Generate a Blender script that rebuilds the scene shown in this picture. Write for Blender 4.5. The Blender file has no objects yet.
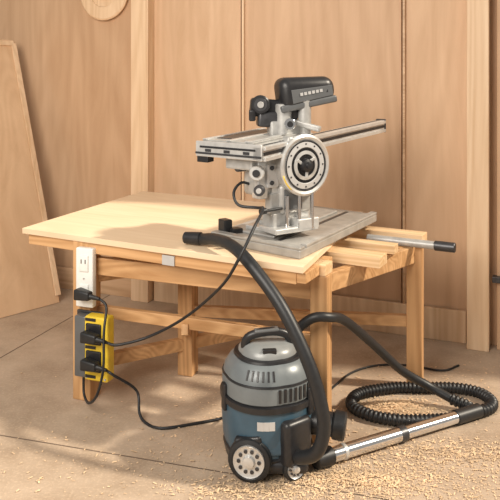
import bpy, bmesh, math, random
from mathutils import Vector, Matrix, Quaternion
random.seed(4)
V=Vector
sc=bpy.context.scene
try: sc.view_settings.view_transform='Standard'
except Exception: pass

# ---------------------------------------------------------------- materials
def newmat(name):
    m=bpy.data.materials.new(name); m.use_nodes=True
    nt=m.node_tree; b=nt.nodes['Principled BSDF']
    return m,nt,b
def mat(name,col,rough=.5,metal=0,var=.12,scale=40,bump=.05):
    m,nt,b=newmat(name)
    tc=nt.nodes.new('ShaderNodeTexCoord'); n=nt.nodes.new('ShaderNodeTexNoise')
    n.inputs['Scale'].default_value=scale; n.inputs['Detail'].default_value=4
    nt.links.new(tc.outputs['Object'],n.inputs['Vector'])
    r=nt.nodes.new('ShaderNodeValToRGB')
    r.color_ramp.elements[0].position=.3; r.color_ramp.elements[1].position=.7
    r.color_ramp.elements[0].color=[c*(1-var) for c in col]+[1]
    r.color_ramp.elements[1].color=[min(1,c*(1+var)) for c in col]+[1]
    nt.links.new(n.outputs['Fac'],r.inputs[0]); nt.links.new(r.outputs[0],b.inputs['Base Color'])
    b.inputs['Roughness'].default_value=rough; b.inputs['Metallic'].default_value=metal
    if bump:
        bp=nt.nodes.new('ShaderNodeBump'); bp.inputs['Strength'].default_value=bump; bp.inputs['Distance'].default_value=.002
        nt.links.new(n.outputs['Fac'],bp.inputs['Height']); nt.links.new(bp.outputs[0],b.inputs['Normal'])
    return m
def wood(name,c1,c2,angle=0,vertical=False,rough=.55,seed=0,contrast=.5,coarse=1.0,wave=.25):
    m,nt,b=newmat(name)
    tc=nt.nodes.new('ShaderNodeTexCoord')
    mp=nt.nodes.new('ShaderNodeMapping'); mp.vector_type='TEXTURE'
    mp.inputs['Location'].default_value=(seed*1.37,seed*.71,seed*.33)
    if vertical:
        mp.inputs['Rotation'].default_value=(0,0,angle); mp.inputs['Scale'].default_value=(.09*coarse,.09*coarse,1.6)
    else:
        mp.inputs['Rotation'].default_value=(0,0,angle); mp.inputs['Scale'].default_value=(1.3,.07*coarse,.07*coarse)
    nt.links.new(tc.outputs['Object'],mp.inputs['Vector'])
    n=nt.nodes.new('ShaderNodeTexNoise'); n.inputs['Scale'].default_value=1.6; n.inputs['Detail'].default_value=9
    n.inputs['Roughness'].default_value=.66; n.inputs['Distortion'].default_value=.7
    nt.links.new(mp.outputs[0],n.inputs['Vector'])
    n2=nt.nodes.new('ShaderNodeTexNoise'); n2.inputs['Scale'].default_value=.45; n2.inputs['Detail'].default_value=2
    nt.links.new(mp.outputs[0],n2.inputs['Vector'])
    n3=nt.nodes.new('ShaderNodeTexNoise'); n3.inputs['Scale'].default_value=.5; n3.inputs['Detail'].default_value=1
    nt.links.new(mp.outputs[0],n3.inputs['Vector'])
    sm=nt.nodes.new('ShaderNodeMath'); sm.operation='MULTIPLY'; sm.inputs[1].default_value=85
    si=nt.nodes.new('ShaderNodeMath'); si.operation='SINE'
    nt.links.new(n3.outputs['Fac'],sm.inputs[0]); nt.links.new(sm.outputs[0],si.inputs[0])
    sw=nt.nodes.new('ShaderNodeMath'); sw.operation='MULTIPLY'; sw.inputs[1].default_value=.10*wave/.25
    nt.links.new(si.outputs[0],sw.inputs[0])
    mx=nt.nodes.new('ShaderNodeMath'); mx.operation='MULTIPLY_ADD'; mx.inputs[1].default_value=.4
    nt.links.new(n2.outputs['Fac'],mx.inputs[0])
    ml=nt.nodes.new('ShaderNodeMath'); ml.operation='MULTIPLY_ADD'; ml.inputs[1].default_value=.6
    nt.links.new(n.outputs['Fac'],ml.inputs[0]); nt.links.new(sw.outputs[0],ml.inputs[2]); nt.links.new(ml.outputs[0],mx.inputs[2])
    r=nt.nodes.new('ShaderNodeValToRGB')
    r.color_ramp.elements[0].position=.5-.28*contrast; r.color_ramp.elements[1].position=.5+.28*contrast
    r.color_ramp.elements[0].color=list(c1)+[1]; r.color_ramp.elements[1].color=list(c2)+[1]
    nt.links.new(mx.outputs[0],r.inputs[0]); nt.links.new(r.outputs[0],b.inputs['Base Color'])
    b.inputs['Roughness'].default_value=rough
    bp=nt.nodes.new('ShaderNodeBump'); bp.inputs['Strength'].default_value=.12; bp.inputs['Distance'].default_value=.003
    nt.links.new(n.outputs['Fac'],bp.inputs['Height']); nt.links.new(bp.outputs[0],b.inputs['Normal'])
    return m

WA=math.atan2(-.41,1)
TA=math.atan2(-.4759,.8795)
M_wall=[wood('wall_ply_%d'%i,c1,c2,WA,True,.6,i*3+1,1.0,2.2,.10) for i,(c1,c2) in enumerate([
  ((.50,.30,.165),(.78,.54,.35)),((.42,.245,.13),(.66,.44,.275)),((.49,.295,.16),(.75,.515,.335)),((.45,.265,.145),(.70,.47,.30))])]
M_batten=wood('pine_batten',(.62,.405,.23),(.88,.66,.45),WA,True,.5,9,.8,1,.15)
M_trim=wood('pine_trim',(.42,.25,.13),(.68,.455,.28),WA,False,.5,5,.8)
M_ply=wood('birch_ply',(.70,.50,.31),(.90,.73,.53),TA,False,.6,2,1.1,2.2,.10)
M_beam=wood('pine_beam',(.40,.205,.08),(.68,.41,.20),TA,False,.5,3,.8)
M_leg=wood('pine_leg',(.40,.205,.08),(.68,.41,.20),TA,True,.5,6,.8)
M_slat=wood('pine_slat',(.58,.37,.18),(.84,.62,.39),TA,False,.5,8,.8)
M_lean=wood('lean_ply',(.56,.35,.195),(.82,.58,.37),.8,True,.55,12,1,2.0,.10)
M_dark=mat('black_plastic',(.016,.016,.018),.38,0,.2,60)
M_rub=mat('black_rubber',(.013,.014,.016),.45,0,.2,80)
M_dkmetal=mat('dark_metal',(.07,.07,.075),.38,.6,.2)
M_alu=mat('aluminium',(.62,.62,.61),.35,.55,.1,30)
M_cast=mat('cast_grey',(.42,.415,.40),.42,.3,.15,30)
M_base=mat('base_grey',(.40,.385,.36),.45,.3,.15,18)
M_chrome=mat('chrome',(.72,.72,.73),.15,1,.05)
M_teal=mat('teal_plastic',(.04,.085,.125),.3,0,.1,20)
M_grey=mat('grey_plastic',(.12,.125,.13),.32,.1,.08,20)
M_lgrey=mat('blue_grey_plastic',(.155,.175,.185),.34,.1,.08,20)
M_cap=mat('cap_grey_plastic',(.24,.25,.25),.34,.1,.08,20)
M_white=mat('white_plastic',(.8,.8,.77),.4,0,.03)
M_yel=mat('yellow_plastic',(.78,.55,.04),.45,0,.12,20)
M_lbl=mat('label_silver',(.52,.52,.52),.4,.2,.03)
M_chip=mat('sawdust_chip',(.74,.54,.34),.9,0,.3,15)

m,nt,b=newmat('floor_concrete'); M_floor=m
tc=nt.nodes.new('ShaderNodeTexCoord')
n1=nt.nodes.new('ShaderNodeTexNoise'); n1.inputs['Scale'].default_value=1.8; n1.inputs['Detail'].default_value=10; n1.inputs['Roughness'].default_value=.68
n2=nt.nodes.new('ShaderNodeTexNoise'); n2.inputs['Scale'].default_value=90; n2.inputs['Detail'].default_value=4
for n in(n1,n2): nt.links.new(tc.outputs['Object'],n.inputs['Vector'])
r=nt.nodes.new('ShaderNodeValToRGB'); r.color_ramp.elements[0].position=.32; r.color_ramp.elements[1].position=.66
r.color_ramp.elements[0].color=(.31,.225,.155,1); r.color_ramp.elements[1].color=(.54,.425,.32,1)
nt.links.new(n1.outputs['Fac'],r.inputs[0])
r2=nt.nodes.new('ShaderNodeValToRGB'); r2.color_ramp.elements[0].position=.50; r2.color_ramp.elements[1].position=.74
nt.links.new(n2.outputs['Fac'],r2.inputs[0])
mx=nt.nodes.new('ShaderNodeMix'); mx.data_type='RGBA'
mm=nt.nodes.new('ShaderNodeMath'); mm.operation='MULTIPLY'; mm.inputs[1].default_value=.4
nt.links.new(r2.outputs[0],mm.inputs[0]); nt.links.new(mm.outputs[0],mx.inputs[0])
nt.links.new(r.outputs[0],mx.inputs[6]); mx.inputs[7].default_value=(.66,.51,.36,1)
nt.links.new(mx.outputs[2],b.inputs['Base Color']); b.inputs['Roughness'].default_value=.65
bp=nt.nodes.new('ShaderNodeBump'); bp.inputs['Strength'].default_value=.25; bp.inputs['Distance'].default_value=.003
nt.links.new(n2.outputs['Fac'],bp.inputs['Height']); nt.links.new(bp.outputs[0],b.inputs['Normal'])
M_joint=mat('floor_joint',(.14,.10,.07),.8,0,.2)

# ---------------------------------------------------------------- geometry helpers
def empty(name,loc=(0,0,0)):
    e=bpy.data.objects.new(name,None); sc.collection.objects.link(e); e.empty_display_size=.1
    return e
def obj(name,verts,faces,m,parent=None,smooth=False,bevel=0,seg=2):
    me=bpy.data.meshes.new(name); me.from_pydata([tuple(v) for v in verts],[],faces)
    bm=bmesh.new(); bm.from_mesh(me); bmesh.ops.recalc_face_normals(bm,faces=bm.faces); bm.to_mesh(me); bm.free()
    o=bpy.data.objects.new(name,me); sc.collection.objects.link(o); me.materials.append(m)
    if smooth: 
        for p in me.polygons: p.use_smooth=True
        try: me.set_sharp_from_angle(angle=math.radians(38))
        except Exception: pass
    if bevel:
        md=o.modifiers.new('b','BEVEL'); md.width=bevel; md.segments=seg; md.limit_method='ANGLE'
        if seg>2:
            for p in me.polygons: p.use_smooth=True
    if parent: o.parent=parent
    return o
BF=[(0,1,2,3),(7,6,5,4),(0,4,5,1),(1,5,6,2),(2,6,7,3),(3,7,4,0)]
def prism(name,p0,p1,w,h,m,parent=None,bevel=.003,up=(0,0,1),seg=2,w1=None,h1=None):
    p0=V(p0);p1=V(p1);d=(p1-p0).normalized();u=V(up)
    s=d.cross(u)
    if s.length<1e-4: u=V((0,1,0)); s=d.cross(u)
    s.normalize(); u=s.cross(d).normalized()
    w1=w if w1 is None else w1; h1=h if h1 is None else h1
    vs=[]
    for p,ww,hh in((p0,w,h),(p1,w1,h1)):
        for a,c in((-1,-1),(1,-1),(1,1),(-1,1)): vs.append(p+s*a*ww/2+u*c*hh/2)
    return obj(name,vs,BF,m,parent,False,bevel,seg)
def slab(name,pts,z0,z1,m,parent=None,bevel=.003):
    n=len(pts); vs=[V((p[0],p[1],z0)) for p in pts]+[V((p[0],p[1],z1)) for p in pts]
    f=[tuple(range(n)),tuple(range(2*n-1,n-1,-1))]+[(i,(i+1)%n,(i+1)%n+n,i+n) for i in range(n)]
    return obj(name,vs,f,m,parent,False,bevel)
def lathe(name,prof,o,axis,m,parent=None,seg=40,sq=0,rot=0):
    axis=V(axis).normalized(); q=V((0,0,1)).rotation_difference(axis); o=V(o)
    vs=[];f=[];k=len(prof)
    for i in range(seg):
        a=2*math.pi*i/seg
        g=1.0
        if sq: g=1+sq*(abs(math.sin(2*(a-rot)))-.4)
        for h,r in prof: vs.append(o+q@V((r*g*math.cos(a),r*g*math.sin(a),h)))
    for i in range(seg):
        j=(i+1)%seg
        for t in range(k-1): f.append((i*k+t,j*k+t,j*k+t+1,i*k+t+1))
    f.append(tuple(i*k for i in range(seg))); f.append(tuple(i*k+k-1 for i in range(seg))[::-1])
    return obj(name,vs,f,m,parent,True)
def cyl(name,p0,p1,r,m,parent=None,seg=24,r1=None):
    p0=V(p0);p1=V(p1);L=(p1-p0).length; c=min(r,L)*.12; r1=r if r1 is None else r1
    return lathe(name,[(0,r-c),(c,r),(L-c,r1),(L,r1-c)],p0,p1-p0,m,parent,seg)
def catmull(P,res):
    P=[V(p) for p in P]; P=[P[0]*2-P[1]]+P+[P[-1]*2-P[-2]]; out=[]
    for i in range(1,len(P)-2):
        a,b_,c,d=P[i-1:i+3]
        for k in range(res):
            t=k/res
            out.append(.5*((2*b_)+(c-a)*t+(2*a-5*b_+4*c-d)*t*t+(3*b_-a-3*c+d)*t**3))
    out.append(P[-2]); return out
def sweep(name,P,r,m,parent=None,seg=12,step=.012,ripple=0,lam=.02):
    pts=catmull(P,24)
    if ripple: step=lam/6
    L=[0]
    for a,b_ in zip(pts,pts[1:]): L.append(L[-1]+(b_-a).length)
    n=max(4,int(L[-1]/step)); res=[];j=0
    for i in range(n+1):
        s=L[-1]*i/n
        while j<len(L)-2 and L[j+1]<s: j+=1
        t=(s-L[j])/max(1e-9,L[j+1]-L[j]); res.append(pts[j].lerp(pts[j+1],min(1,t)))
    vs=[];f=[]; nrm=None
    for i,p in enumerate(res):
        tg=(res[min(i+1,n)]-res[max(i-1,0)]).normalized()
        if nrm is None:
            nrm=tg.cross(V((0,0,1)));
            if nrm.length<.01:nrm=tg.cross(V((1,0,0)))
        nrm=(nrm-tg*nrm.dot(tg)).normalized(); bn=tg.cross(nrm)
        s=L[-1]*i/n; rr=r*(1+ripple*math.sin(2*math.pi*s/lam)) if ripple else r
        for k in range(seg):
            a=2*math.pi*k/seg; vs.append(p+nrm*rr*math.cos(a)+bn*rr*math.sin(a))
    for i in range(n):
        for k in range(seg):
            k2=(k+1)%seg; f.append((i*seg+k,i*seg+k2,(i+1)*seg+k2,(i+1)*seg+k))
    f.append(tuple(range(seg))); f.append(tuple(range(n*seg+seg-1,n*seg-1,-1)))
    o=obj(name,vs,f,m,parent)
    for p in o.data.polygons: p.use_smooth=True
    return o

# ---------------------------------------------------------------- room
fl=slab('floor',[(-4,-1.5),(4,-1.5),(4,7),(-4,7)],-.05,0,M_floor,None,0)
prism('joint_1',(-3.0,3.35,.0003),(1.6,2.0,.0003),.006,.001,M_joint,fl,0)
prism('joint_2',(-1.9,1.6,.0003),(-.9,4.6,.0003),.006,.001,M_joint,fl,0)
wd=V((1,-.41,0)).normalized(); wn=V((-.41,-1,0)).normalized()
def W(x,off=0,z=0):
    return V((x,4.21-.41*x,z))+wn*off
wall=empty('wall_back')
xs=[-3.2,-2.0,-.70,-.055,.84,1.23,3.0]
for i in range(len(xs)-1):
    a,b_=W(xs[i]+.005,-.03),W(xs[i+1]-.005,-.03)
    prism('panel_%d'%(i+1),a+V((0,0,1.35)),b_+V((0,0,1.35)),.04,2.7,M_wall[i%4],wall,.003)
prism('backing',W(-3.2,-.07,1.35),W(3.0,-.07,1.35),.03,2.7,M_dkmetal,wall,0)
bt=empty('trim_1')
prism('post_board',W(-.672,.03,2.7),W(-.672,.03,0),.125,.085,M_batten,bt,.004,up=wn)
prism('trim_2',W(-.04,.0,2.7),W(-.04,.0,.17),.014,.022,M_batten,None,.002,up=wn)
prism('trim_3',W(.850,.0,2.7),W(.850,.0,.17),.014,.022,M_trim,None,.002,up=wn)
t4=empty('trim_4')
prism('right_post',W(1.215,.05,2.7),W(1.215,.05,0),.11,.10,M_batten,t4,.004,up=wn)
prism('right_post_face',W(1.36,.02,2.7),W(1.36,.02,0),.13,.06,M_wall[1],t4,.004,up=wn)
prism('right_rail',W(1.28,.06,.37),W(2.2,.06,.37),.05,.03,M_dkmetal,t4,.002)
bb=empty('baseboard_back')
prism('board_left',W(-3.0,.012,.07),W(-.74,.012,.07),.022,.14,M_trim,bb,.003)
prism('board_mid',W(-.60,.012,.085),W(1.155,.012,.085),.022,.17,M_batten,bb,.003)

# leaning sheet
ls=empty('plywood_sheet')
BR=V((-1.195,4.40,0.002)); TR=V((-1.60,4.74,1.67)); d=V((-.67,-.74,0))
BL=BR+d*.75; TL=TR+d*.55
nn=(BL-BR).cross(TR-BR).normalized(); 
if nn.y>0: nn=-nn
q=[BR,BL,TL,TR]; back=[p-nn*.02 for p in q]
for p in back: p.z=max(p.z,.002)
obj('sheet',[*q,*back],BF,M_lean,ls,False,.003)
def ed(a,b_,nm,w=.035):
    prism(nm,a+nn*.006,b_+nn*.006,.012,w,M_batten,ls,.002,up=(b_-a).cross(nn))
c=(BR+BL+TL+TR)/4
ed(BR.lerp(c,.03)+V((0,0,.02)),TR.lerp(c,.03),'edge_strip_1')
ed(TR.lerp(c,.03),TL.lerp(c,.03),'edge_strip_3')

wdsc=empty('wooden_wall_disc')
co=W(-.95,.0,1.975)
lathe('disc',[(0,.18),(.02,.185),(.028,.175),(.028,.10),(.02,.095),(.02,.001)],co,wn,M_batten,wdsc,48)
lathe('hub',[(.02,.05),(.04,.045),(.045,.03)],co,wn,M_trim,wdsc,32)

# ---------------------------------------------------------------- workbench
wb=empty('workbench')
FL=V((-1.047,3.216,0)); e1=V((.8795,-.4759,0)); e2=V((.3434,.9392,0))
def T(u,v,z=0): return FL+e1*u+e2*v+V((0,0,z))
slab('plywood_top',[T(0,0),T(1.41,0),T(1.41,1.14),T(0,1.14)],.695,.72,M_ply,wb,.002)
prism('front_apron',T(.03,.03,.671),T(1.38,.03,.671),.03,.048,M_beam,wb)
prism('left_apron',T(.05,.05,.671),T(.05,1.10,.671),.03,.048,M_beam,wb)
prism('back_apron',T(.05,1.11,.671),T(1.38,1.11,.671),.03,.048,M_beam,wb)
L1=V((-.722,3.10,0)); L2=V((.276,2.72,0)); L3=V((.755,3.20,0)); L4=V((-.296,3.345,0))
f1=V((.94,-.34,0)); f2=V((-.34,-.94,0))
def leg(nm,p,ztop,w):
    prism(nm,p,p+V((0,0,ztop)),w,w,M_leg,wb,.004,up=f2)
leg('leg_1',L1,.694,.088); leg('leg_2',L2,.648,.070); leg('leg_3',L3,.648,.07); leg('leg_4',L4,.694,.075)
def rail(nm,a,b_,z,h,w=.035,off=V((0,0,0)),m=M_beam):
    prism(nm,a+off+V((0,0,z)),b_+off+V((0,0,z)),w,h,m,wb)
rail('front_rail',L1,L2,.585,.075)
rail('side_rail_left',L1,L4,.55,.095)
rail('side_rail_right',L2,L3+V((.03,.03,0)),.608,.075)
rail('back_rail',L4,L3,.60,.07)
rail('front_stretcher',L1,L2,.375,.05,.03,off=V((.01,.03,0)))
d14=(L4-L1).normalized()
rail('side_stretcher',L1,L4+d14*.28,.145,.055,.04)
rail('back_stretcher',L4,L3,.30,.05)
prism('cross_stretcher',L4+V((0,0,.20)),L1.lerp(L2,.45)+V((0,0,.355)),.03,.045,M_beam,wb)
for nm,v,ua,ub,w in(('slat_1',.90,1.15,1.755,.09),('slat_2',.64,1.18,1.66,.06),('slat_3',.42,1.2,1.64,.10),('slat_4',.20,1.22,1.46,.08)):
    prism(nm,T(ua,v,.670),T(ub,v,.670),w,.044 if nm!='slat_2' else .038,M_slat,wb)
prism('end_batten',T(1.395,.02,.672),T(1.43,.30,.672),.04,.04,M_beam,wb)
prism('steel_bracket',T(.78,.010,.668),T(.84,.010,.668),.006,.04,M_lbl,wb,.001)
pp=empty('metal_pipe')
cyl('tube',T(1.50,.795,.667),T(1.88,.795,.667),.0185,M_cast,pp)
cyl('end_collar',T(1.81,.795,.667),T(1.90,.795,.667),.022,M_dkmetal,pp)
cyl('bore',T(1.899,.795,.667),T(1.901,.795,.667),.014,M_dark,pp)

# ---------------------------------------------------------------- outlet + junction box
def F(a,b_,z,): return L1+f1*a+f2*b_+V((0,0,z))
po=empty('wall_outlet')
prism('plate',F(.035,.0605,.42),F(.035,.0605,.675),.085,.032,M_white,po,.006,up=f2,seg=3)
for z in(.61,.485):
    prism('socket_face',F(.035,.080,z-.035),F(.035,.080,z+.035),.045,.006,M_white,po,.008,up=f2,seg=3)
    for s in(-.01,.01): prism('slot',F(.035+s,.0835,z-.0),F(.035+s,.0835,z+.018),.004,.002,M_dark,po,0,up=f2)
prism('screw',F(.033,.079,.543),F(.037,.079,.547),.006,.004,M_cast,po,0)
jb=empty('power_strip_box')
prism('mount_plate',F(.050,.0505,.12),F(.050,.0505,.40),.13,.012,M_dkmetal,jb,.004,up=f2)
prism('grey_side',F(.030,.078,.13),F(.030,.078,.39),.055,.05,M_grey,jb,.006,up=f2,seg=3)
prism('yellow_body',F(.115,.082,.125),F(.115,.082,.398),.115,.058,M_yel,jb,.010,up=f2,seg=3)
for z in(.325,.21):
    prism('socket',F(.105,.112,z-.045),F(.105,.112,z+.045),.075,.012,M_dark,jb,.006,up=f2)
for z in(.385,.268,.145): prism('label_%d'%int(z*1000),F(.09,.1125,z-.006),F(.09,.1125,z+.006),.05,.003,M_dark,jb,0,up=f2)
for a,z in((.07,.385),(.16,.385),(.07,.14),(.16,.14)):
    cyl('screw',F(a,.11,z),F(a,.114,z),.005,M_cast,jb,12)
def plug(nm,a,b_,z,par):
    prism(nm,F(a,b_,z),F(a+.075,b_+.01,z-.002),.05,.048,M_rub,par,.008,seg=3,w1=.035,h1=.035)
    cyl(nm+'_relief',F(a+.07,b_+.01,z-.002),F(a+.12,b_+.012,z-.008),.012,M_rub,par,12,r1=.007)
pc=empty('power_cord')
plug('plug_upper',.02,.109,.488,pc)
c2=empty('power_cord'); plug('plug_mid',.075,.144,.325,c2)
c3=empty('power_cord'); plug('plug_low',.075,.144,.21,c3)
e=F(.14,.12,.48)
sweep('cable_a',[e,e+V((.03,-.01,-.03)),F(.185,.16,.36),F(.20,.19,.22),F(.17,.19,.11),F(.10,.14,.045),F(.045,.09,.05),F(.035,.08,.09),F(.035,.078,.13)],.0055,M_rub,pc,10)
e=F(.195,.156,.317)
sweep('cable_b',[e,e+V((.05,-.015,-.004)),(-.414,2.88,.345),(-.26,2.80,.45),(-.11,2.60,.63),(-.04,2.50,.76),(.015,2.56,.86),(.05,2.68,.905),(.03,2.74,.90),(-.045,2.77,.905),(-.065,2.80,.95),(-.035,2.83,.985),(.01,2.87,.97)],.0058,M_rub,c2,10)
e=F(.195,.156,.202)
sweep('cable_c',[e,e+V((.03,-.01,-.015)),(-.475,2.93,.10),(-.455,2.88,.03),(-.42,2.84,.007),(-.35,2.80,.007),(-.22,2.84,.007),(-.12,2.87,.012),(-.10,2.80,.06),(-.06,2.70,.085)],.0058,M_rub,c3,10)

# ---------------------------------------------------------------- radial arm saw
rs=empty('radial_arm_saw')
b0=V((-.165,2.94,0)); bf=V((.355,-.295,0)); bs=V((.42,.72,0))
def Bq(s,t,z=0): return b0+bf*s+bs*t+V((0,0,z))
slab('base_plate',[Bq(0,0),Bq(1,0),Bq(1,1),Bq(0,1)],.7205,.755,M_base,rs,.005)
slab('base_rim_front',[Bq(0,0),Bq(1,0),Bq(1,.05),Bq(0,.05)],.755,.764,M_base,rs,.003)
slab('base_rim_right',[Bq(.93,.07),Bq(1,.07),Bq(1,1),Bq(.93,1)],.755,.766,M_base,rs,.003)
slab('base_groove',[Bq(.66,.1),Bq(.70,.1),Bq(.70,.95),Bq(.66,.95)],.755,.7565,M_dkmetal,rs,0)
slab('base_inset',[Bq(.08,.12),Bq(.60,.12),Bq(.60,.9),Bq(.08,.9)],.755,.765,M_cast,rs,.004)
slab('foot_plate',[Bq(.22,.16),Bq(.58,.16),Bq(.58,.60),Bq(.22,.60)],.765,.782,M_alu,rs,.004)
slab('base_pedestal',[Bq(.30,.22),Bq(.55,.22),Bq(.55,.50),Bq(.30,.50)],.782,.80,M_cast,rs,.006)
N=V((.052,2.71,0)); A=V((.62,.785,0)); C=V((-.785,.62,0))
def S(a,c_,z): return N+A*a+C*c_+V((0,0,z+.058*a))
def sbox(nm,a0,a1,c0,c1,z0,z1,m,bev=.003):
    vs=[S(a,c_,z) for z in(z0,z1) for a,c_ in((a0,c0),(a1,c0),(a1,c1),(a0,c1))]
    return obj(nm,vs,BF,m,rs,False,bev)
sbox('arm_table',0,.42,.045,.34,1.085,1.145,M_cast,.004)
sbox('arm_table_top',.012,.41,.06,.325,1.145,1.152,M_cast,.002)
sbox('arm_table_panel',.06,.38,.205,.29,1.152,1.155,M_dkmetal,.001)
for i,c_ in enumerate((.075,.17,.30)): sbox('top_rib_%d'%i,.005,.415,c_,c_+.022,1.152,1.157,M_alu,.001)
sbox('arm_front_skirt',-.012,-.0,.0,.345,1.085,1.148,M_alu,.003)
sbox('skirt_slot',-.0145,-.012,.03,.32,1.122,1.130,M_dark,0)
sbox('skirt_slot_low',-.0145,-.012,.0,.345,1.096,1.104,M_dkmetal,0)
for k in range(3): sbox('skirt_badge_%d'%k,-.0155,-.012,.06+.1*k,.09+.1*k,1.107,1.118,M_dkmetal,0)
sbox('skirt_foot',-.01,.03,.28,.34,1.06,1.086,M_dark,.003)
sbox('under_frame',.03,.38,.08,.22,1.035,1.086,M_cast,.008)
sbox('arm_rail',-.012,1.0,0,.045,1.085,1.142,M_alu,.004)
sbox('rail_slot',-.0,.99,-.003,.0,1.106,1.118,M_dark,0)
sbox('rail_lip_upper',-.0,.995,-.010,0,1.126,1.140,M_alu,.001)
sbox('rail_lip_lower',-.0,.995,-.010,0,1.084,1.098,M_alu,.001)
sbox('rail_top_slot',.0,.99,.017,.028,1.142,1.1435,M_dark,0)
sbox('rail_end_cap',1.0,1.01,-.004,.05,1.08,1.146,M_dkmetal,.003)
D=V((.55,-.835,0)).normalized(); Bc=V((.222,2.865,1.052))
lathe('blade_guard',[(-.065,.090),(-.055,.112),(-.012,.126),(.008,.126),(.014,.117),(.010,.107),(.004,.104)],Bc,D,M_alu,rs,64)
lathe('guard_dish',[(.002,.105),(.010,.100),(.013,.075),(.008,.070),(.004,.068)],Bc,D,M_lbl,rs,64)
lathe('guard_groove',[(.0105,.103),(.0125,.1025),(.0125,.0995),(.0105,.099)],Bc,D,M_dkmetal,rs,64)
lathe('saw_blade',[(.003,.070),(.006,.069),(.006,.001)],Bc,D,M_dkmetal,rs,64)
lathe('blade_ring',[(.004,.062),(.012,.060),(.014,.046),(.004,.044)],Bc,D,M_alu,rs,48)
lathe('blade_hub',[(.004,.030),(.026,.026),(.030,.016),(.042,.014),(.044,.008)],Bc,D,M_dark,rs,32)
side=D.cross(V((0,0,1))).normalized(); UPv=V((0,0,1))
def R(r,a,h): return Bc+side*math.cos(a)*r+UPv*math.sin(a)*r+D*h
for k in range(3):
    a=2*math.pi*k/3+.3
    prism('spoke_%d'%k,R(.02,a,.012),R(.052,a+.2,.012),.012,.008,M_alu,rs,.002,up=D)
for k in range(12):
    a=2*math.pi*k/12; cyl('rivet_%d'%k,R(.087,a,.011),R(.087,a,.0135),.0038,M_dkmetal,rs,10)
sweep('guard_stripe',[R(.119,a,.0115) for a in [-.3,-.45,-.6,-.75,-.9]],.003,M_yel,rs,6)
prism('guard_shoulder',R(.105,2.2,-.03),R(.125,.9,-.03),.05,.045,M_cast,rs,.012,seg=3,up=UPv)
cyl('motor_body',Bc-D*.18,Bc-D*.05,.086,M_cast,rs,32)
for k in range(5): 
    lathe('motor_fin_%d'%k,[(0,.091),(.006,.091)],Bc-D*(.165-.022*k),D,M_cast,rs,32)
cyl('motor_cap',Bc-D*.21,Bc-D*.18,.062,M_dkmetal,rs,32,r1=.082)
def blk(nm,x,y,z0,z1,w,dp,m,bev=.005,seg=2):
    prism(nm,V((x,y,z0)),V((x,y,z1)),w,dp,m,rs,bev,up=-D,seg=seg)
blk('yoke_block',.10,2.90,.965,1.09,.14,.11,M_cast,.014,3)
blk('yoke_arm_left',.040,2.835,.92,1.085,.05,.05,M_alu,.008,3)
blk('yoke_bolt_plate',.088,2.835,.965,1.06,.055,.02,M_lbl,.004)
blk('gearbox',.04,2.88,.93,1.04,.10,.10,M_cast,.015,3)
blk('left_bracket',-.01,2.90,1.03,1.085,.09,.05,M_alu,.006)
cyl('gear_knob',(.030,2.80,1.03),(.025,2.77,1.03),.030,M_alu,rs)
cyl('gear_knob_core',(.025,2.77,1.03),(.023,2.762,1.03),.015,M_dark,rs)
cyl('lower_knob',(.040,2.80,.96),(.035,2.775,.96),.022,M_dkmetal,rs)
cyl('lower_knob_core',(.035,2.776,.96),(.034,2.770,.96),.011,M_alu,rs)
cyl('side_knob',(-.02,2.87,1.05),(-.055,2.845,1.05),.024,M_dkmetal,rs)
cyl('bolt_a',(.09,2.83,1.045),(.088,2.815,1.045),.009,M_dark,rs,12)
cyl('bolt_b',(.09,2.83,.985),(.088,2.815,.985),.009,M_dark,rs,12)
blk('front_post',.095,2.86,.782,1.01,.030,.026,M_alu,bev=.002)
blk('front_post_sleeve',.095,2.86,.85,.94,.055,.045,M_cast,bev=.006)
blk('rear_post',.165,2.98,.782,1.02,.13,.09,M_cast,.012,3)
blk('mid_post',.215,2.93,.782,.96,.05,.04,M_alu,bev=.003)
blk('lower_housing',.165,2.92,.85,.975,.16,.10,M_cast,.018,4)
blk('housing_plate',.175,2.868,.870,.955,.09,.012,M_grey,.003)
blk('clamp_block',.13,2.90,.80,.86,.14,.08,M_cast)
blk('clamp_jaw',.225,2.89,.79,.835,.11,.06,M_alu)
blk('clamp_foot',.16,2.885,.7825,.805,.22,.12,M_alu)
blk('clamp_slot',.225,2.858,.80,.822,.07,.006,M_dark,0)
cyl('spindle',(.15,2.84,.79),(.15,2.84,.93),.009,M_chrome,rs)
cyl('spindle_b',(.20,2.85,.79),(.20,2.85,.94),.008,M_chrome,rs)
cyl('spindle_c',(.255,2.88,.79),(.255,2.88,.94),.008,M_chrome,rs)
cyl('lever',(.13,2.84,.88),(.055,2.80,.875),.006,M_dark,rs)
cyl('lever_tip',(.065,2.805,.876),(.04,2.79,.874),.012,M_dark,rs)
blk('black_fence',-.105,2.97,.7205,.81,.04,.055,M_dark)
blk('black_fence_b',-.06,2.96,.7205,.775,.05,.04,M_dark)
cyl('head_column',S(.30,.12,1.10),S(.30,.12,1.28),.036,M_cast,rs)
cyl('head_column_b',S(.36,.05,1.12),S(.36,.05,1.31),.028,M_cast,rs)
prism('head_bracket',V((.00,3.03,1.285)),V((.21,3.05,1.265)),.06,.08,M_dark,rs,.014,seg=3)
prism('head_bracket_low',V((.03,3.02,1.235)),V((.18,3.04,1.225)),.07,.07,M_dkmetal,rs,.014,seg=3)
cyl('head_pulley',V((.045,2.975,1.295)),V((.045,3.05,1.295)),.040,M_dark,rs)
cyl('head_pulley_ring',V((.045,2.972,1.295)),V((.045,2.976,1.295)),.028,M_dkmetal,rs)
cyl('head_pulley_cap',V((.045,2.965,1.295)),V((.045,2.973,1.295)),.014,M_cast,rs)
prism('head_handle',V((.01,3.0,1.225)),V((.01,2.99,1.275)),.03,.03,M_dark,rs,.008,seg=3)
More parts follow.
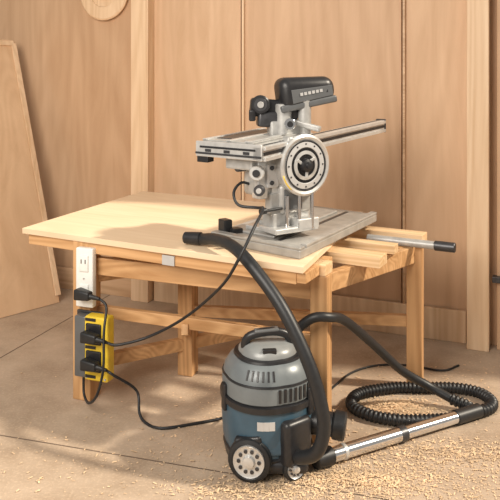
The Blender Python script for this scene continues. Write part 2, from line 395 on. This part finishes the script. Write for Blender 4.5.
cyl('cross_pin',V((.17,2.985,1.215)),V((.168,2.93,1.215)),.024,M_chrome,rs)
cyl('cross_pin_core',V((.168,2.93,1.215)),V((.168,2.925,1.215)),.013,M_dark,rs)
prism('column_cap',V((.08,3.03,1.180)),V((.25,3.06,1.185)),.09,.09,M_cast,rs,.012,seg=3)
prism('cap_arm',V((.20,3.02,1.215)),V((.30,2.98,1.19)),.03,.025,M_cast,rs,.006)
m0=V((.118,3.03,1.333)); m1=V((.362,3.10,1.366))
prism('motor_cover',m0,m1,.14,.155,M_dark,rs,.045,seg=6,h1=.105,w1=.12)
prism('cover_base',m0+V((.0,.0,-.060)),m1+V((0,0,-.045)),.13,.03,M_grey,rs,.008,seg=3)
dd=(m1-m0).normalized(); sd=dd.cross(V((0,0,1))).normalized()
prism('badge_panel',m0+dd*.045+sd*.068+V((0,0,-.012)),m1-dd*.02+sd*.0585+V((0,0,-.006)),.004,.060,M_grey,rs,.003,h1=.045)
pa=m0+dd*.075+sd*.070+V((0,0,-.006)); pb=m1-dd*.05+sd*.0625
for k in range(6):
    p=pa.lerp(pb,.10+.14*k)+sd*.0015
    prism('letter_%d'%k,p-dd*.007,p+dd*.006,.001,.013,M_lbl,rs,0)

# ---------------------------------------------------------------- shop vacuum
sv=empty('shop_vacuum')
vc=V((.065,2.60,0)); UP=(0,0,1)
RO=math.radians(20)
def vl(nm,p,m,sq=.05): lathe(nm,p,vc,UP,m,sv,72,sq,RO)
vl('tub',[(.05,.130),(.058,.152),(.10,.163),(.17,.168),(.235,.166),(.242,.155)],M_teal)
vl('base_skirt',[(.022,.125),(.028,.153),(.07,.163),(.078,.153)],M_dark)
vl('band',[(.235,.163),(.238,.174),(.258,.174),(.262,.163)],M_dark)
vl('motor_head',[(.260,.160),(.266,.166),(.315,.166),(.350,.157),(.378,.140),(.394,.118),(.40,.09)],M_lgrey)
vl('head_seam',[(.322,.158),(.324,.1670),(.330,.165),(.332,.155)],M_dark)
vl('head_ring',[(.385,.115),(.390,.125),(.398,.122),(.402,.10)],M_dark)
vl('head_cap',[(.392,.108),(.41,.106),(.428,.092),(.438,.065),(.440,.001)],M_cap)
def rad(deg,z,r): 
    a=math.radians(deg); g=1+.05*(abs(math.sin(2*(a-RO)))-.4)
    return vc+V((math.cos(a)*r*g,math.sin(a)*r*g,z)),V((math.cos(a),math.sin(a),0))
for ang in(-160,-30,60):
    p,d=rad(ang,.205,.172); p2,_=rad(ang,.300,.171)
    prism('latch_%d'%ang,p,p2,.035,.014,M_dark,sv,.004,up=d,seg=3)
for k in range(9):
    p,d=rad(-76+k*7,.272,.167); p2,_=rad(-76+k*7,.318,.167)
    prism('vent_%d'%k,p,p2,.010,.006,M_dark,sv,.001,up=d)
for k in range(6):
    p,d=rad(-118+k*7,.345,.1585); p2,_=rad(-118+k*7,.376,.142)
    prism('top_vent_%d'%k,p,p2,.007,.006,M_dark,sv,.001,up=d)
for k in range(3):
    p,d=rad(-100+k*7,.180,.1665); p2,_=rad(-100+k*7,.210,.1665)
    prism('label_%d'%k,p,p2,.021,.004,M_lbl,sv,0,up=d)
sweep('carry_handle',[vc+V(p) for p in((-.08,-.02,.395),(-.082,-.025,.44),(-.05,-.03,.467),(.03,-.02,.474),(.078,-.01,.452),(.088,.0,.395))],.0155,M_dark,sv,14)
prism('handle_pad',vc+V((-.05,-.03,.478)),vc+V((.04,-.02,.484)),.032,.012,M_grey,sv,.005,seg=3)
prism('switch',vc+V((-.02,-.09,.425)),vc+V((.03,-.085,.425)),.02,.02,M_dark,sv,.004)
prism('side_housing',vc+V((.09,-.125,.05)),vc+V((.09,-.125,.21)),.12,.07,M_dark,sv,.02,up=(.6,-.8,0),seg=4)
prism('blue_cover',vc+V((.02,-.150,.085)),vc+V((.02,-.145,.17)),.08,.03,M_teal,sv,.012,up=(.1,-1,0),seg=4)
prism('front_bumper',vc+V((-.08,-.13,.045)),vc+V((.14,-.13,.045)),.07,.045,M_dark,sv,.018,seg=4)
prism('wheel_arch',vc+V((-.115,-.125,.13)),vc+V((-.02,-.150,.15)),.06,.03,M_dark,sv,.012,seg=4)
def wheel(nm,c,ax,r,w):
    ax=V(ax).normalized()
    lathe(nm+'_tyre',[(-w/2,r*.75),(-w/2+.004,r*.95),(-w*.25,r),(w*.25,r),(w/2-.004,r*.95),(w/2,r*.8),(w/2-.004,r*.72)],c,ax,M_rub,sv,48)
    lathe(nm+'_rim',[(w/2-.008,r*.74),(w/2+.002,r*.72),(w/2-.002,r*.62),(w/2-.003,r*.30),(w/2+.008,r*.25),(w/2+.010,r*.12)],c,ax,M_alu,sv,40)
    s=ax.cross(V((0,0,1))).normalized()
    for k in range(10):
        a=2*math.pi*k/10; p=c+ax*(w/2-.002)+s*math.cos(a)*r*.47+V((0,0,math.sin(a)*r*.47))
        cyl(nm+'_hole%d'%k,p,p+ax*.003,r*.09,M_dkmetal,sv,10)
wheel('wheel_front',V((-.0,2.445,.077)),(-.22,-1,0),.077,.045)
wheel('wheel_right',V((.155,2.45,.045)),(.45,-1,0),.045,.03)
wheel('wheel_rear',V((.04,2.745,.05)),(-.1,1,0),.05,.035)
cyl('axle',(-.0,2.46,.075),(.03,2.60,.075),.012,M_dkmetal,sv)
cyl('port_collar',vc+V((.14,-.045,.155)),vc+V((.24,-.07,.155)),.042,M_dark,sv)
cyl('port_ring',vc+V((.235,-.067,.155)),vc+V((.280,-.078,.15)),.050,M_rub,sv)
hs=[(-.235,2.89,.748),(-.19,2.86,.75),(-.14,2.79,.765),(-.07,2.67,.768),(0.0,2.555,.730),(.105,2.46,.612),(.185,2.40,.467),(.232,2.375,.337),(.25,2.37,.22),(.225,2.385,.13),(.165,2.44,.085),(.14,2.49,.08)]
sweep('suction_hose',hs,.0235,M_rub,sv,16)
cyl('hose_nozzle',(-.27,2.90,.7475),(-.20,2.868,.75),.024,M_dark,sv,20,r1=.027)
h2=[(.135,2.66,.40),(.175,2.655,.45),(.235,2.63,.505),(.30,2.64,.505),(.369,2.72,.465),(.505,2.88,.315),(.643,2.98,.166),(.76,3.02,.085),(.86,2.985,.04)]
sweep('smooth_hose',h2,.0185,M_rub,sv,14)
h3=[(.86,2.985,.04),(.92,2.94,.026),(.90,2.88,.024),(.80,2.84,.024),(.62,2.83,.024),(.50,2.87,.024),(.43,2.96,.024),(.48,3.07,.024),(.64,3.13,.024),(.76,3.13,.024),(.90,3.13,.024),(1.00,3.09,.024),(1.035,3.01,.024),(1.01,2.94,.024),(.93,2.89,.026)]
sweep('corrugated_hose',h3,.0225,M_rub,sv,14,ripple=.13,lam=.018)
w0=V((.232,2.515,.034)); w1=V((.95,2.90,.032)); wdv=(w1-w0).normalized()
cyl('wand_head',w0,w0+wdv*.075,.033,M_rub,sv,28)
lathe('wand_mouth',[(0,.026),(-.002,.022)],w0,wdv,M_dark,sv)
cyl('wand_tube_1',w0+wdv*.07,w0+wdv*.40,.0265,M_chrome,sv,28)
cyl('wand_collar',w0+wdv*.385,w0+wdv*.42,.029,M_dkmetal,sv,28)
cyl('wand_tube_2',w0+wdv*.41,w0+wdv*.71,.0235,M_chrome,sv,28)
cyl('wand_collar_2',w0+wdv*.12,w0+wdv*.135,.029,M_alu,sv,28)
cyl('wand_cuff',w0+wdv*.68,w1,.028,M_rub,sv,28)

fc=empty('floor_cable')
sweep('cable',[(.36,3.15,.006),(.48,3.33,.006),(.62,3.42,.006),(.78,3.42,.006),(.92,3.36,.006),(1.02,3.42,.006)],.005,M_rub,fc,8)

# ---------------------------------------------------------------- sawdust
vs=[];fs=[]
def chip(x,y,s,zz=0):
    a=random.random()*6.28; l=s*random.uniform(.6,1.8); w=s*random.uniform(.3,.7); z=.0015+random.random()*.003+zz
    ca,sa=math.cos(a),math.sin(a); b0_=len(vs); t=random.uniform(.1,.9)*w
    for dx,dy,dz in((-l,-w,0),(l,-w,t),(l,w,t*1.3),(-l,w,.0)):
        vs.append((x+dx*ca-dy*sa,y+dx*sa+dy*ca,z+dz))
    fs.append((b0_,b0_+1,b0_+2,b0_+3))
cl=[(.62,2.98,.09,.05,2400,.018),(.36,2.44,.15,.05,1900,.008),(.02,2.38,.13,.035,700,.005),(.75,2.62,.22,.06,1500,.004),(.15,3.0,.4,.25,450,0),(-.5,2.6,.35,.15,220,0),(.9,3.2,.3,.2,350,0),(.5,2.42,.4,.10,1700,0),(.2,2.75,.25,.12,400,0)]
for cx,cy,sx,sy,n,h in cl:
    for _ in range(n):
        gx,gy=random.gauss(0,1),random.gauss(0,1)
        chip(cx+gx*sx,cy+gy*sy,random.choice((.0018,.0022,.003,.0035,.005)),h*math.exp(-(gx*gx+gy*gy)/1.2)*random.random())
obj('sawdust',vs,fs,M_chip)

# ---------------------------------------------------------------- light, world, camera
w=bpy.data.worlds.new('w'); sc.world=w; w.use_nodes=True
w.node_tree.nodes['Background'].inputs[0].default_value=(1,.95,.88,1); w.node_tree.nodes['Background'].inputs[1].default_value=.38
s=bpy.data.lights.new('sun','SUN'); s.energy=4.3; s.angle=math.radians(3); s.color=(1,.89,.73)
so=bpy.data.objects.new('sun',s); sc.collection.objects.link(so)
so.rotation_euler=V((-.78,.12,-.68)).to_track_quat('-Z','Y').to_euler()
a=bpy.data.lights.new('wall_fill_light','AREA'); a.energy=135; a.size=1.8; a.color=(1,.92,.82)  # added soft fill for the back wall, no window stands there
ao=bpy.data.objects.new('wall_fill_light',a); sc.collection.objects.link(ao); ao.location=(-1.5,.4,2.5)
ao.rotation_euler=(V((0,4.0,1.2))-ao.location).to_track_quat('-Z','Y').to_euler()
cam=bpy.data.cameras.new('camera'); co_=bpy.data.objects.new('camera',cam); sc.collection.objects.link(co_)
co_.location=(0,0,1.4); co_.rotation_euler=(math.radians(90),0,0); cam.sensor_width=36; cam.lens=50.4; cam.shift_y=-.34
sc.camera=co_
